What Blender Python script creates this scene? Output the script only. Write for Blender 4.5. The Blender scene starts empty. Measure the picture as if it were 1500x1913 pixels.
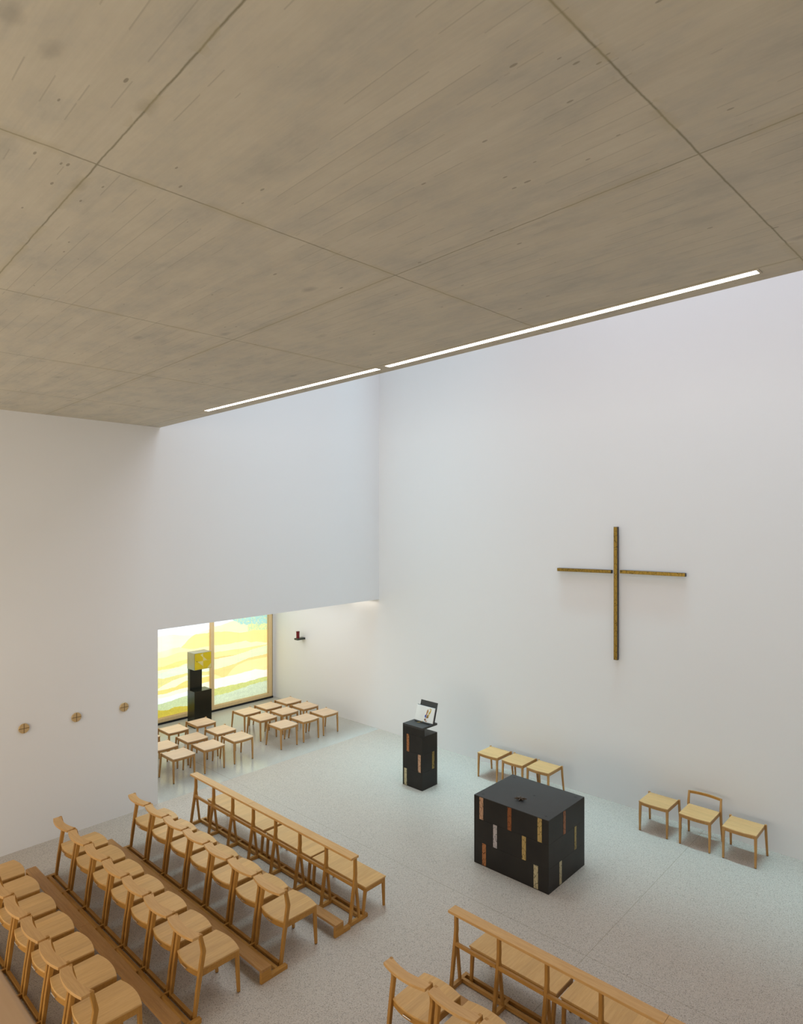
import bpy, bmesh, math, random
from mathutils import Vector, Matrix, noise
random.seed(7)
sc = bpy.context.scene
COL = sc.collection

# ------------------------------------------------------------------ camera
cam_d = bpy.data.cameras.new('camera')
cam = bpy.data.objects.new('camera', cam_d); COL.objects.link(cam)
CAM = (10.4277, -10.4921, 4.8)
cam.location = CAM
cam.rotation_euler = (math.radians(90), 0, math.radians(42.811))
cam_d.sensor_fit = 'HORIZONTAL'; cam_d.sensor_width = 36.0
cam_d.lens = 1195.0 / 1500 * 36
cam_d.shift_y = (974 - 956.5) / 1500.0
cam_d.clip_start = 0.05; cam_d.clip_end = 200
cam_d.dof.use_dof = True; cam_d.dof.focus_distance = 9.0; cam_d.dof.aperture_fstop = 7.0
sc.camera = cam

# ------------------------------------------------------------------ colour management, world, lights
sc.view_settings.view_transform = 'Standard'; sc.view_settings.look = 'None'
sc.view_settings.gamma = 1.0; sc.view_settings.use_curve_mapping = False
sc.view_settings.exposure = 0.0
sc.cycles.max_bounces = 7; sc.cycles.diffuse_bounces = 4; sc.cycles.glossy_bounces = 3; sc.cycles.transmission_bounces = 3
sc.cycles.caustics_reflective = False; sc.cycles.caustics_refractive = False
sc.cycles.use_adaptive_sampling = True; sc.cycles.adaptive_threshold = .045; sc.cycles.use_denoising = True
w = bpy.data.worlds.new('daylight'); sc.world = w; w.use_nodes = True
w.node_tree.nodes['Background'].inputs[0].default_value = (0.75, 0.86, 1.0, 1)
w.node_tree.nodes['Background'].inputs[1].default_value = 1.0

def area(name, loc, rot, sx, sy, power, color):
    d = bpy.data.lights.new(name, 'AREA'); d.shape = 'RECTANGLE'; d.size = sx; d.size_y = sy
    d.energy = power; d.color = color
    o = bpy.data.objects.new(name, d); COL.objects.link(o)
    o.location = loc; o.rotation_euler = rot
    return o
R = math.radians
ROOF = 11.0
sl = area('skylight_slot_daylight', (5.6, -0.85, ROOF - .05), (0, 0, 0), 10.6, .3, 56, (.40, .81, 1.0)); sl.data.spread = R(26)
sb = area('skylight_corner_daylight', (1.8, -2.6, ROOF - .05), (0, 0, 0), 3.2, 4.6, 74, (.50, .84, 1.0)); sb.data.spread = R(60)
area('skylight_shaft_daylight', (5.6, -2.8, ROOF - .05), (0, 0, 0), 10.6, 4.6, 292, (.87, .89, 1.0))
area('rear_fill_light', (5.6, -14.7, 3.2), (R(90), 0, 0), 9.8, 5.6, 575, (1.0, .92, .79))  # added warm general fill from behind the camera, no window modelled there
area('chapel_fill_light', (-2.2, -2.7, 2.97), (0, 0, 0), 3.2, 4.8, 66, (.92, .96, 1.0))  # added soft fill that makes up for the dim glass light in the chapel
area('chapel_corner_washer', (-.50, -.10, 2.97), (R(-8), 0, 0), .9, .03, .9, (1.0, .93, .84))
area('sky_behind_painted_glass', (-6.4, -2.7, 2.2), (0, R(-80), 0), 5.0, 7.0, 104, (1.0, 1.0, 1.0))

# ------------------------------------------------------------------ helpers
def bx(bm, x0, x1, y0, y1, z0, z1, bev=0):
    vs = [bm.verts.new(c) for c in ((x0,y0,z0),(x1,y0,z0),(x1,y1,z0),(x0,y1,z0),(x0,y0,z1),(x1,y0,z1),(x1,y1,z1),(x0,y1,z1))]
    fs = [bm.faces.new([vs[i] for i in f]) for f in ((0,3,2,1),(4,5,6,7),(0,1,5,4),(1,2,6,5),(2,3,7,6),(3,0,4,7))]
    if bev:
        es = list({e for f in fs for e in f.edges})
        bmesh.ops.bevel(bm, geom=es, offset=bev, segments=2, profile=.6, affect='EDGES')
def prism(bm, rings):
    """rings: list of lists of 3D points (same count), lofted and capped"""
    rv = [[bm.verts.new(p) for p in r] for r in rings]
    n = len(rv[0])
    for a, b in zip(rv, rv[1:]):
        for i in range(n):
            bm.faces.new((a[i], a[(i+1) % n], b[(i+1) % n], b[i]))
    bm.faces.new(rv[0][::-1]); bm.faces.new(rv[-1])
def leg(bm, pts, bev=0.004):
    """pts: list of (x,y,z,wx,wy) section centres: rectangular tapered stick, chamfered corners"""
    rings = []
    for x, y, z, wx, wy in pts:
        a, b, c = wx/2, wy/2, min(bev, wx*.2, wy*.2)
        rings.append([(x-a+c,y-b,z),(x+a-c,y-b,z),(x+a,y-b+c,z),(x+a,y+b-c,z),(x+a-c,y+b,z),(x-a+c,y+b,z),(x-a,y+b-c,z),(x-a,y-b+c,z)])
    prism(bm, rings)
def slab(bm, outline, z0, z1, bev=0.003):
    """outline ccw list of (x,y)"""
    c = Vector((sum(p[0] for p in outline)/len(outline), sum(p[1] for p in outline)/len(outline)))
    def ins(p, d):
        v = Vector(p) - c; L = v.length
        return (p[0] - v.x/L*d, p[1] - v.y/L*d)
    prism(bm, [[(*ins(p, bev), z0) for p in outline], [(*p, z0+bev) for p in outline], [(*p, z1-bev) for p in outline], [(*ins(p, bev), z1) for p in outline]])
def lathe(bm, prof, n=28, c=(0,0,0)):
    rv = []
    for r, z in prof:
        rv.append([bm.verts.new((c[0]+r*math.cos(2*math.pi*i/n), c[1]+r*math.sin(2*math.pi*i/n), c[2]+z)) for i in range(n)])
    for a, b in zip(rv, rv[1:]):
        for i in range(n): bm.faces.new((a[i], a[(i+1)%n], b[(i+1)%n], b[i]))
    bm.faces.new(rv[0][::-1]); bm.faces.new(rv[-1])
def tube(bm, pts, r, n=8):
    pts = [Vector(p) for p in pts]; rings = []
    for i, p in enumerate(pts):
        t = (pts[min(i+1, len(pts)-1)] - pts[max(i-1, 0)]).normalized()
        up = Vector((0,0,1)) if abs(t.z) < .9 else Vector((1,0,0))
        u = t.cross(up).normalized(); v = t.cross(u)
        rings.append([tuple(p + u*r*math.cos(2*math.pi*k/n) + v*r*math.sin(2*math.pi*k/n)) for k in range(n)])
    prism(bm, rings)
def BM(): return bmesh.new()
def obj(name, bm, mat, parent=None, loc=None):
    bmesh.ops.recalc_face_normals(bm, faces=bm.faces)
    me = bpy.data.meshes.new(name); bm.to_mesh(me); bm.free()
    if not isinstance(mat, (list, tuple)): mat = [mat]
    for m in mat: me.materials.append(m)
    o = bpy.data.objects.new(name, me); COL.objects.link(o)
    if parent: o.parent = parent
    if loc: o.location = loc
    return o
def box(name, dims, mat, parent=None, bev=0):
    b = BM(); bx(b, *dims, bev); return obj(name, b, mat, parent)
def tag(o, label=None, cat=None, group=None, kind=None):
    if label: o['label'] = label
    if cat: o['category'] = cat
    if group: o['group'] = group
    if kind: o['kind'] = kind
    return o
def thing(name, label, cat, loc=(0,0,0), rz=0, group=None):
    o = bpy.data.objects.new(name, None); COL.objects.link(o); o.empty_display_size = .1
    o.location = loc; o.rotation_euler = (0,0,rz)
    return tag(o, label, cat, group)
def dup(root, loc, rz, label, group=None):
    def rec(s, par):
        c = s.copy(); COL.objects.link(c)
        if par: c.parent = par
        for ch in list(s.children): rec(ch, c)
        return c
    r = rec(root, None); r.location = loc; r.rotation_euler = (0,0,rz); r['label'] = label
    if group: r['group'] = group
    return r
def struct(name, bm, mat): return tag(obj(name, bm, mat), kind='structure')

# ------------------------------------------------------------------ materials
class N:
    def __init__(s, name, rough=.5, metal=0, spec=.5):
        s.m = bpy.data.materials.new(name); s.m.use_nodes = True
        s.t = s.m.node_tree; s.b = s.t.nodes['Principled BSDF']
        s.b.inputs['Roughness'].default_value = rough; s.b.inputs['Metallic'].default_value = metal
        s.b.inputs['Specular IOR Level'].default_value = spec
    def n(s, typ, **kw):
        x = s.t.nodes.new(typ)
        for k, v in kw.items():
            if k.startswith('i_'):
                key = k[2:]; key = int(key) if key.isdigit() else key.replace('_', ' ')
                x.inputs[key].default_value = v
            else: setattr(x, k, v)
        return x
    def l(s, a, b): s.t.links.new(a, b)
    def math(s, op, a, b=None, clamp=False):
        x = s.t.nodes.new('ShaderNodeMath'); x.operation = op; x.use_clamp = clamp
        for i, v in enumerate((a, b)):
            if v is None: continue
            if hasattr(v, 'is_output'): s.l(v, x.inputs[i])
            else: x.inputs[i].default_value = v
        return x.outputs[0]
    def mix(s, fac, a, b, mode='MIX'):
        x = s.t.nodes.new('ShaderNodeMix'); x.data_type = 'RGBA'; x.blend_type = mode
        for i, v in ((0, fac), (6, a), (7, b)):
            if hasattr(v, 'is_output'): s.l(v, x.inputs[i])
            elif i == 0: x.inputs[0].default_value = v
            else: x.inputs[i].default_value = (*v, 1)
        return x.outputs[2]
    def ramp(s, fac, stops):
        x = s.t.nodes.new('ShaderNodeValToRGB'); s.l(fac, x.inputs[0]); e = x.color_ramp.elements
        while len(e) < len(stops): e.new(.5)
        for el, (p, c) in zip(e, stops):
            el.position = p; el.color = (*c, 1) if len(c) == 3 else c
        return x.outputs[0]
    def coords(s, which='Object', scale=(1,1,1), rot=(0,0,0), loc=(0,0,0)):
        tc = s.n('ShaderNodeTexCoord'); mp = s.n('ShaderNodeMapping')
        mp.inputs['Scale'].default_value = scale; mp.inputs['Rotation'].default_value = rot; mp.inputs['Location'].default_value = loc
        s.l(tc.outputs[which], mp.inputs[0]); return mp.outputs[0]
    def noise(s, vec, scale, detail=3, rough=.5):
        x = s.n('ShaderNodeTexNoise', i_Scale=scale, i_Detail=detail, i_Roughness=rough)
        s.l(vec, x.inputs['Vector']); return x.outputs['Fac']
    def color(s, c):
        if hasattr(c, 'is_output'): s.l(c, s.b.inputs['Base Color'])
        else: s.b.inputs['Base Color'].default_value = (*c, 1)
    def bump(s, h, strength, dist=.01):
        x = s.n('ShaderNodeBump', i_Strength=strength, i_Distance=dist); s.l(h, x.inputs['Height'])
        s.l(x.outputs[0], s.b.inputs['Normal'])

def plaster(name, c=(.80,.79,.785)):
    k = N(name, .9, spec=.15); v = k.coords()
    f = k.noise(v, .9, 2)
    k.color(k.mix(k.math('MULTIPLY', f, .5), tuple(x*.985 for x in c), c)); return k.m
CON = 1.60
def concrete():
    k = N('board_marked_concrete', .75, spec=.3)
    v = k.coords(rot=(0,0,R(2.9)))            # rotated to the ceiling's own grid
    sep = k.n('ShaderNodeSeparateXYZ'); k.l(v, sep.inputs[0]); X, Y = sep.outputs[0], sep.outputs[1]
    base = (.375,.325,.26)
    def lines(coord, pos, wobble, width):
        out = None
        for p in pos:
            d = k.math('ABSOLUTE', k.math('SUBTRACT', k.math('ADD', coord, wobble), p))
            q = k.math('SUBTRACT', 1.0, k.math('DIVIDE', d, width), clamp=True)
            out = q if out is None else k.math('MAXIMUM', out, q)
        return out
    # long streaks of the formwork boards (run along X)
    vs = k.coords(scale=(.35, 9, 1), rot=(0,0,0)); s1 = k.noise(vs, 3.0, 4, .65)
    vs2 = k.coords(scale=(1.0, 34, 1)); s2 = k.noise(vs2, 2.2, 4, .6)
    blotch = k.noise(v, .55, 5, .6); blot2 = k.noise(k.coords(scale=(.7,1.5,1)), 3.0, 5, .7)
    c = k.ramp(s1, [(.28,(.285,.245,.195)),(.48,base),(.75,(.415,.365,.30))])
    c = k.mix(.55, c, k.ramp(s2, [(.3,(.30,.262,.215)),(.55,base),(.8,(.43,.385,.325))]))
    c = k.mix(.40, c, k.ramp(blotch, [(.3,(.29,.26,.225)),(.5,base),(.7,(.42,.36,.27))]))
    c = k.mix(.50, c, k.ramp(blot2, [(.30,(.255,.235,.205)),(.44,(.33,.295,.25)),(.54,base),(.72,(.415,.365,.30))]))
    # board edges every 10 cm with a random tone for each board
    by = k.math('DIVIDE', Y, .105); fr = k.math('FRACT', k.math('ADD', by, 100.0))
    wn = k.n('ShaderNodeTexWhiteNoise', noise_dimensions='1D'); k.l(k.math('FLOOR', by), wn.inputs['W'])
    tone = k.math('MULTIPLY', k.math('SUBTRACT', wn.outputs[0], .5), .05)
    c = k.mix(1.0, c, k.ramp(k.math('ADD', tone, .5), [(0,(.5,.5,.5)),(1,(1.5,1.5,1.5))]), 'MULTIPLY')
    edge = k.math('LESS_THAN', fr, .05); brk = k.math('GREATER_THAN', k.noise(v, 1.7, 3), .50)
    c = k.mix(k.math('MULTIPLY', k.math('MULTIPLY', edge, brk), .30), c, (.16,.135,.10))
    # pores, nail heads, knots
    vo = k.n('ShaderNodeTexVoronoi', i_Scale=8.5, i_Randomness=1.0); k.l(k.coords(scale=(.55,1.5,1)), vo.inputs['Vector'])
    wn2 = k.n('ShaderNodeTexWhiteNoise', noise_dimensions='3D'); k.l(vo.outputs['Color'], wn2.inputs['Vector'])
    pore = k.math('MULTIPLY', k.math('LESS_THAN', vo.outputs['Distance'], k.math('MULTIPLY', wn2.outputs[0], .095)), k.math('GREATER_THAN', wn2.outputs[0], .50))
    c = k.mix(k.math('MULTIPLY', pore, .6), c, (.13,.105,.075))
    vo2 = k.n('ShaderNodeTexVoronoi', i_Scale=1.7, i_Randomness=1.0); k.l(k.coords(scale=(.8,1.6,1)), vo2.inputs['Vector'])
    knot = k.math('SUBTRACT', .115, k.math('ADD', vo2.outputs['Distance'], k.math('MULTIPLY', k.math('SUBTRACT', k.noise(v, 14, 4), .5), .12)), clamp=True)
    c = k.mix(k.math('MULTIPLY', knot, 5.5, clamp=True), c, (.20,.175,.145))
    # panel joints
    wob = k.math('MULTIPLY', k.math('SUBTRACT', k.noise(v, 5, 4, .7), .5), .016)
    jx = lines(X, JX, wob, .0075); jy = lines(Y, JY, wob, .006)
    jn = k.math('MAXIMUM', jx, jy)
    c = k.mix(k.math('MULTIPLY', jn, .85, clamp=True), c, (.12,.10,.055))
    halo = k.math('MAXIMUM', lines(X, JX, k.math('MULTIPLY', wob, 2.0), .05), lines(Y, JY, k.math('MULTIPLY', wob, 2.0), .04))
    c = k.mix(k.math('MULTIPLY', k.math('MULTIPLY', halo, k.math('GREATER_THAN', k.noise(v, 3, 3), .5)), .35), c, (.30,.245,.15))
    c = k.mix(1.0, c, (CON, CON*1.045, CON*1.06), 'MULTIPLY')
    k.color(c)
    return k.m
# joint positions in the ceiling's rotated frame (x' = x cos a - y sin a, see rot)
ca, sa = math.cos(R(2.9)), math.sin(R(2.9))
def rotp(x, y): return (x*ca - y*sa, x*sa + y*ca)
JX = [rotp(1.62,-7.5)[0], rotp(3.60,-7.5)[0], rotp(5.50,-7.5)[0], rotp(7.57,-7.5)[0], rotp(9.49,-7.5)[0], rotp(11.4,-7.5)[0]]
JY = [rotp(7.58,-7.47)[1], rotp(8.73,-9.38)[1], rotp(9.57,-6.01)[1], rotp(9,-11.3)[1]]

def terrazzo(name, rough, base, fac=1.0):
    k = N(name, rough, spec=.5); v = k.coords()
    c = k.mix(k.noise(v, .8, 4), tuple(x*.90 for x in base), tuple(x*1.08 for x in base))
    c = k.mix(.5, c, k.mix(k.noise(v, 45, 3), tuple(x*.8 for x in base), tuple(x*1.2 for x in base)))
    for scale, lim, dark, sh, a in ((105,.40,(.085,.07,.055),.30,.72),(62,.30,(.13,.11,.09),.14,.65),(125,.40,(.74,.70,.64),.26,.55),(80,.34,(.40,.30,.21),.28,.5),(150,.42,(.13,.11,.09),.30,.5)):
        vo = k.n('ShaderNodeTexVoronoi', i_Scale=float(scale)); k.l(v, vo.inputs['Vector'])
        wn = k.n('ShaderNodeTexWhiteNoise', noise_dimensions='3D'); k.l(vo.outputs['Color'], wn.inputs['Vector'])
        hit = k.math('MULTIPLY', k.math('LESS_THAN', vo.outputs['Distance'], lim), k.math('LESS_THAN', wn.outputs[0], sh*fac))
        c = k.mix(k.math('MULTIPLY', hit, a*fac), c, dark)
    # brass-thin expansion joints
    sep = k.n('ShaderNodeSeparateXYZ'); k.l(v, sep.inputs[0])
    jl = None
    for ax, p in ((0,7.12),(1,-3.92)):
        q = k.math('LESS_THAN', k.math('ABSOLUTE', k.math('SUBTRACT', sep.outputs[ax], p)), .004)
        jl = q if jl is None else k.math('MAXIMUM', jl, q)
    c = k.mix(k.math('MULTIPLY', jl, .55), c, (.22,.18,.11))
    k.color(c); r = k.math('ADD', rough-.06, k.math('MULTIPLY', k.noise(v, 3, 4), .12)); k.l(r, k.b.inputs['Roughness'])
    return k.m
def wood(name, light, dark, axis='x', plank=.085, rough=.42, vary=.30):
    """oak: grain runs along axis; planks glued side by side across it"""
    k = N(name, rough, spec=.4)
    oi = k.n('ShaderNodeObjectInfo')
    v0 = k.coords()
    off = k.n('ShaderNodeVectorMath', operation='ADD')
    cmb = k.n('ShaderNodeCombineXYZ'); rr = k.math('MULTIPLY', oi.outputs['Random'], 37.0)
    for i in range(3): k.l(rr, cmb.inputs[i])
    k.l(v0, off.inputs[0]); k.l(cmb.outputs[0], off.inputs[1])
    mp = k.n('ShaderNodeMapping'); sc_ = {'x': (2.0, 30, 30), 'y': (30, 2.0, 30), 'z': (30, 30, 2.0)}[axis]
    mp.inputs['Scale'].default_value = sc_; k.l(off.outputs[0], mp.inputs[0])
    g = k.noise(mp.outputs[0], 1.6, 6, .62)
    mp2 = k.n('ShaderNodeMapping'); mp2.inputs['Scale'].default_value = tuple(a*4 for a in sc_); k.l(off.outputs[0], mp2.inputs[0])
    g2 = k.noise(mp2.outputs[0], 2.0, 3)
    gg = k.math('ADD', k.math('MULTIPLY', g, .7), k.math('MULTIPLY', g2, .3))
    mid = tuple((a+b)/2 for a, b in zip(light, dark))
    c = k.ramp(gg, [(.32, dark), (.5, mid), (.66, light)])
    sep = k.n('ShaderNodeSeparateXYZ'); k.l(off.outputs[0], sep.inputs[0])
    cross = {'x': 1, 'y': 0, 'z': 0}[axis]
    wn = k.n('ShaderNodeTexWhiteNoise', noise_dimensions='1D'); k.l(k.math('FLOOR', k.math('DIVIDE', sep.outputs[cross], plank)), wn.inputs['W'])
    t = k.math('ADD', k.math('MULTIPLY', wn.outputs[0], vary*.7), k.math('MULTIPLY', oi.outputs['Random'], vary*.3))
    f = k.math('ADD', 1-vary/2, t)
    cc = k.n('ShaderNodeCombineXYZ')
    k.l(f, cc.inputs[0]); k.l(f, cc.inputs[1]); k.l(k.math('MULTIPLY', f, .98), cc.inputs[2])
    k.color(k.mix(1.0, c, cc.outputs[0], 'MULTIPLY'))
    return k.m
def plain(name, c, rough=.5, metal=0, spec=.5, nv=.12, sc_=8):
    k = N(name, rough, metal, spec); v = k.coords()
    k.color(k.mix(k.noise(v, sc_, 4), tuple(x*(1-nv) for x in c), tuple(min(1, x*(1+nv)) for x in c))); return k.m
def inlay(name, c):
    k = N(name, .38, .75); v = k.coords(scale=(1,1,.45))
    vo = k.n('ShaderNodeTexVoronoi', feature='DISTANCE_TO_EDGE', i_Scale=24.0); 
    ob = k.n('ShaderNodeNewGeometry'); dv = k.n('ShaderNodeVectorMath', operation='ADD')
    nz = k.n('ShaderNodeTexNoise', i_Scale=25.0, i_Detail=3.0); k.l(v, nz.inputs['Vector'])
    s2 = k.n('ShaderNodeVectorMath', operation='SCALE'); s2.inputs['Scale'].default_value = .03; k.l(nz.outputs['Color'], s2.inputs[0])
    k.l(v, dv.inputs[0]); k.l(s2.outputs[0], dv.inputs[1]); k.l(dv.outputs[0], vo.inputs['Vector'])
    crack = k.math('LESS_THAN', vo.outputs['Distance'], .026)
    f = k.noise(v, 140, 3)
    cc = k.mix(f, tuple(x*.72 for x in c), tuple(min(1, x*1.25) for x in c))
    k.color(k.mix(crack, cc, tuple(x*.12 for x in c))); k.bump(k.math('SUBTRACT', f, crack), .3, .002); return k.m
def emit(name, c, s):
    k = N(name); k.b.inputs['Emission Color'].default_value = (*c, 1); k.b.inputs['Emission Strength'].default_value = s
    k.color(c); return k.m

M_wall = plaster('white_plaster')
M_con = concrete()
M_ter = terrazzo('terrazzo', .42, (.495,.425,.350))
M_ter2 = terrazzo('polished_terrazzo', .17, (.47,.46,.41), .45)
OL, OD = (.66,.395,.150), (.55,.305,.098)
LL, LD = (.50,.255,.058), (.37,.17,.030)
M_seat = wood('oak_seat', OL, OD, 'x', .085, .40, .22)
M_seatY = wood('oak_seat_front_to_back_grain', OL, OD, 'y', .085, .40, .22)
M_backb = wood('oak_backrest', (.66,.385,.15), (.53,.285,.092), 'x', 3, .40, .10)
M_leg = wood('oak_leg', LL, LD, 'z', 3, .48, .12)
M_rail = wood('oak_rail', LL, LD, 'x', 3, .48, .12)
M_railY = wood('oak_cross_rail', LL, LD, 'y', 3, .48, .12)
M_kneel = wood('oak_kneeler', (.49,.255,.080), (.35,.165,.045), 'x', 3, .45, .15)
M_stool = wood('pale_oak_stool_seat', (.74,.56,.38), (.66,.47,.30), 'x', .09, .38, .14)
M_stoolw = wood('oak_stool_seat', (.66,.40,.17), (.52,.29,.11), 'x', .09, .40, .14)
M_stleg = wood('oak_stool_leg', (.54,.30,.105), (.42,.21,.06), 'z', 3, .45, .12)
M_frame = wood('pine_window_frame', (.86,.66,.38), (.76,.55,.29), 'z', 3, .5, .10)
M_rub = plain('dark_rubber_foot', (.03,.022,.018), .7)
M_chr = plain('steel', (.72,.70,.67), .25, 1.0)
M_bstone = plain('blackened_steel', (.0175,.0145,.012), .45, .35, .5, .75, 3)
M_btop = plain('blackened_steel_top', (.036,.034,.032), .50, .2, .5, .15, 5)
M_dark = plain('dark_groove', (.006,.006,.006), .8)
M_brz = plain('patinated_bronze', (.085,.060,.040), .35, .8)
M_brass = plain('brass_disc', (.62,.44,.22), .45, .35, .5, .10, 40)
M_brassd = plain('dark_brass_groove', (.20,.12,.045), .6, .3)
M_gold = inlay('gold_mosaic', (.28,.18,.032))
M_crossd = plain('dark_cross_body', (.05,.04,.035), .5, .2)

# ------------------------------------------------------------------ the setting
XR, YB = 11.4, -15.0
b = BM(); bx(b, 0, XR, YB, 0, -.2, 0); bx(b, 0, XR, 0, .3, -.2, 0); struct('floor', b, M_ter)
b = BM(); bx(b, -4.3, -.0005, -5.4, .3, -.2, -.001); struct('floor_niche', b, M_ter2)
# left wall with the opening of the side chapel
TH = .02
b = BM()
bx(b, -.35, 0, YB, -5.33, 0, ROOF)
# lintel: its lower edge rises a touch towards the corner
prism(b, [[(-.35,-5.33,2.955),(0,-5.33,2.955),(0,-5.33,ROOF),(-.35,-5.33,ROOF)], [(-.35,0,3.0),(0,0,3.0),(0,0,ROOF),(-.35,0,ROOF)]])
struct('wall_left', b, M_wall)
b = BM(); bx(b, -4.4, XR + .3, 0, .3, 0, ROOF); struct('wall_front', b, M_wall)
b = BM(); bx(b, XR, XR + .3, YB, 0, 0, ROOF); struct('wall_right', b, M_wall)
b = BM(); bx(b, -.35, XR + .3, YB - .3, YB, 0, 6.8); struct('wall_back', b, M_wall)
# chapel shell
b = BM(); bx(b, -4.4, -.35, -5.65, -5.4, 0, 3.3); struct('wall_chapel_side', b, M_wall)
b = BM(); bx(b, -4.0, -.35, -5.4, 0, 3.0, 3.3); struct('ceiling_chapel', b, M_wall)
# concrete slab, its front edge slightly out of square with the walls
b = BM()
e0, e1 = (0, -5.285), (XR, -5.86)
prism(b, [[(e0[0],e0[1],6.4),(e1[0],e1[1],6.4),(XR,YB,6.4),(0,YB,6.4)][::-1], [(e0[0],e0[1],6.8),(e1[0],e1[1],6.8),(XR,YB,6.8),(0,YB,6.8)][::-1]])
struct('ceiling', b, M_con)
# upper shaft over the altar, closed by a roof
b = BM()
prism(b, [[(e0[0],e0[1],6.8),(e1[0],e1[1],6.8),(XR,e1[1]-.2,6.8),(0,e0[1]-.2,6.8)], [(e0[0],e0[1],ROOF),(e1[0],e1[1],ROOF),(XR,e1[1]-.2,ROOF),(0,e0[1]-.2,ROOF)]])
struct('wall_shaft', b, M_wall)
b = BM(); bx(b, -.4, XR+.3, -6.2, .3, ROOF, ROOF+.3); struct('ceiling_roof', b, M_wall)
# balcony under the camera
b = BM(); bx(b, 3.0, XR, YB, -10.42, 3.0, 3.2); struct('floor_balcony', b, M_con)
b = BM(); bx(b, 3.0, XR, -10.44, -10.34, 3.2, 4.25); struct('wall_parapet', b, M_wall)
b = BM(); bx(b, 3.0, XR, -10.48, -10.271, 4.25, 4.30, .006)
tag(obj('handrail', b, wood('oak_handrail', (.80,.56,.38), (.70,.46,.29), 'x', 3, .35)), 'blurred pale oak handrail cap in the bottom left corner, close to the viewer', 'handrail')

# window of the chapel: painted glass in a pine frame
WX = -4.0
winr = bpy.data.objects.new('window_1', None); COL.objects.link(winr); winr['kind'] = 'structure'
b = BM()
Ys = [(-5.30,-3.70), (-3.58,-1.955), (-1.865,-.215)]
WZ0, WZ1 = .045, 3.0
bx(b, WX-.10, WX, -5.40, -.10, WZ0, .132, .004)            # sill rail
bx(b, WX-.10, WX, -5.40, -.10, 2.90, WZ1)
for y0, y1 in ((-5.40,-5.30),(-3.70,-3.58),(-1.955,-1.865),(-.205,-.10)): bx(b, WX-.10, WX, y0, y1, .125, 2.92, .004)
for y0, y1 in Ys:                                          # stepped inner bead
    for a in ((y0,y0+.012,.125,2.9),(y1-.012,y1,.125,2.9)): bx(b, WX-.085, WX-.03, a[0], a[1], a[2], a[3])
    bx(b, WX-.085, WX-.03, y0, y1, .125, .150)
f = obj('window_frame', b, M_frame, winr)
b = BM(); bx(b, WX-.10, WX+.012, -5.40, -.075, 0, WZ0)
obj('sill_shadow_gap', b, M_dark, winr)
b = BM(); bx(b, WX-.12, WX-.02, -.10, 0.0, 0, 3.0); obj('side_strip', b, M_wall, winr)
b = BM(); bx(b, WX-.02, WX-.0, -.10, -.085, 0.05, 3.0); obj('sealing_strip', b, M_brassd, winr)
CL = [[(-3.335,2.086),(-3.114,2.084),(-2.925,2.083),(-2.777,2.04),(-2.521,2.007),(-2.368,2.001),(-2.133,2.07),(-1.95,2.091)],
[(-3.335,1.362),(-2.822,1.637),(-2.732,1.735),(-2.642,1.806),(-2.552,1.891),(-2.46,1.963),(-2.337,2.004),(-1.95,1.997)],
[(-3.335,1.7),(-2.969,1.742),(-2.777,1.748),(-2.582,1.685),(-2.337,1.649),(-1.95,1.665)],
[(-3.335,1.558),(-3.114,1.558),(-2.969,1.59),(-2.747,1.626),(-1.95,1.564)],
[(-3.335,1.356),(-3.186,1.337),(-2.896,1.399),(-2.597,1.421),(-1.95,1.419)],
[(-3.335,1.268),(-3.042,1.272),(-2.822,1.276),(-2.597,1.323),(-1.95,1.304)],
[(-3.335,1.2),(-3.114,1.216),(-2.969,1.26),(-2.597,1.267),(-1.95,1.203)],
[(-3.335,1.092),(-3.186,1.058),(-2.969,1.067),(-2.747,1.083),(-2.597,1.085),(-1.95,1.03)],
[(-3.335,.835),(-3.186,.901),(-2.969,.971),(-2.792,.994),(-2.597,1.029),(-1.95,.928)],
[(-3.335,.794),(-3.114,.792),(-2.896,.805),(-2.747,.861),(-2.597,.903),(-1.95,.9)],
[(-3.335,.706),(-3.114,.69),(-2.896,.722),(-2.747,.735),(-2.597,.734),(-1.95,.777)],
[(-3.335,.618),(-3.042,.6),(-2.822,.625),(-2.597,.636),(-1.95,.625)],
[(-3.335,.47),(-3.114,.478),(-2.822,.514),(-2.597,.538),(-1.95,.51)],
[(-3.335,.341),(-3.186,.302),(-3.042,.298),(-2.896,.322),(-2.747,.311),(-2.597,.286),(-1.95,.134)]]
KL = [(253,236,196),(251,222,120),(253,229,160),(252,224,140),(250,212,100),(252,232,180),(218,232,196),(222,208,112),(232,236,186),(246,206,88),(253,238,200),(236,242,226),(196,206,150),(196,172,34)]
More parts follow.
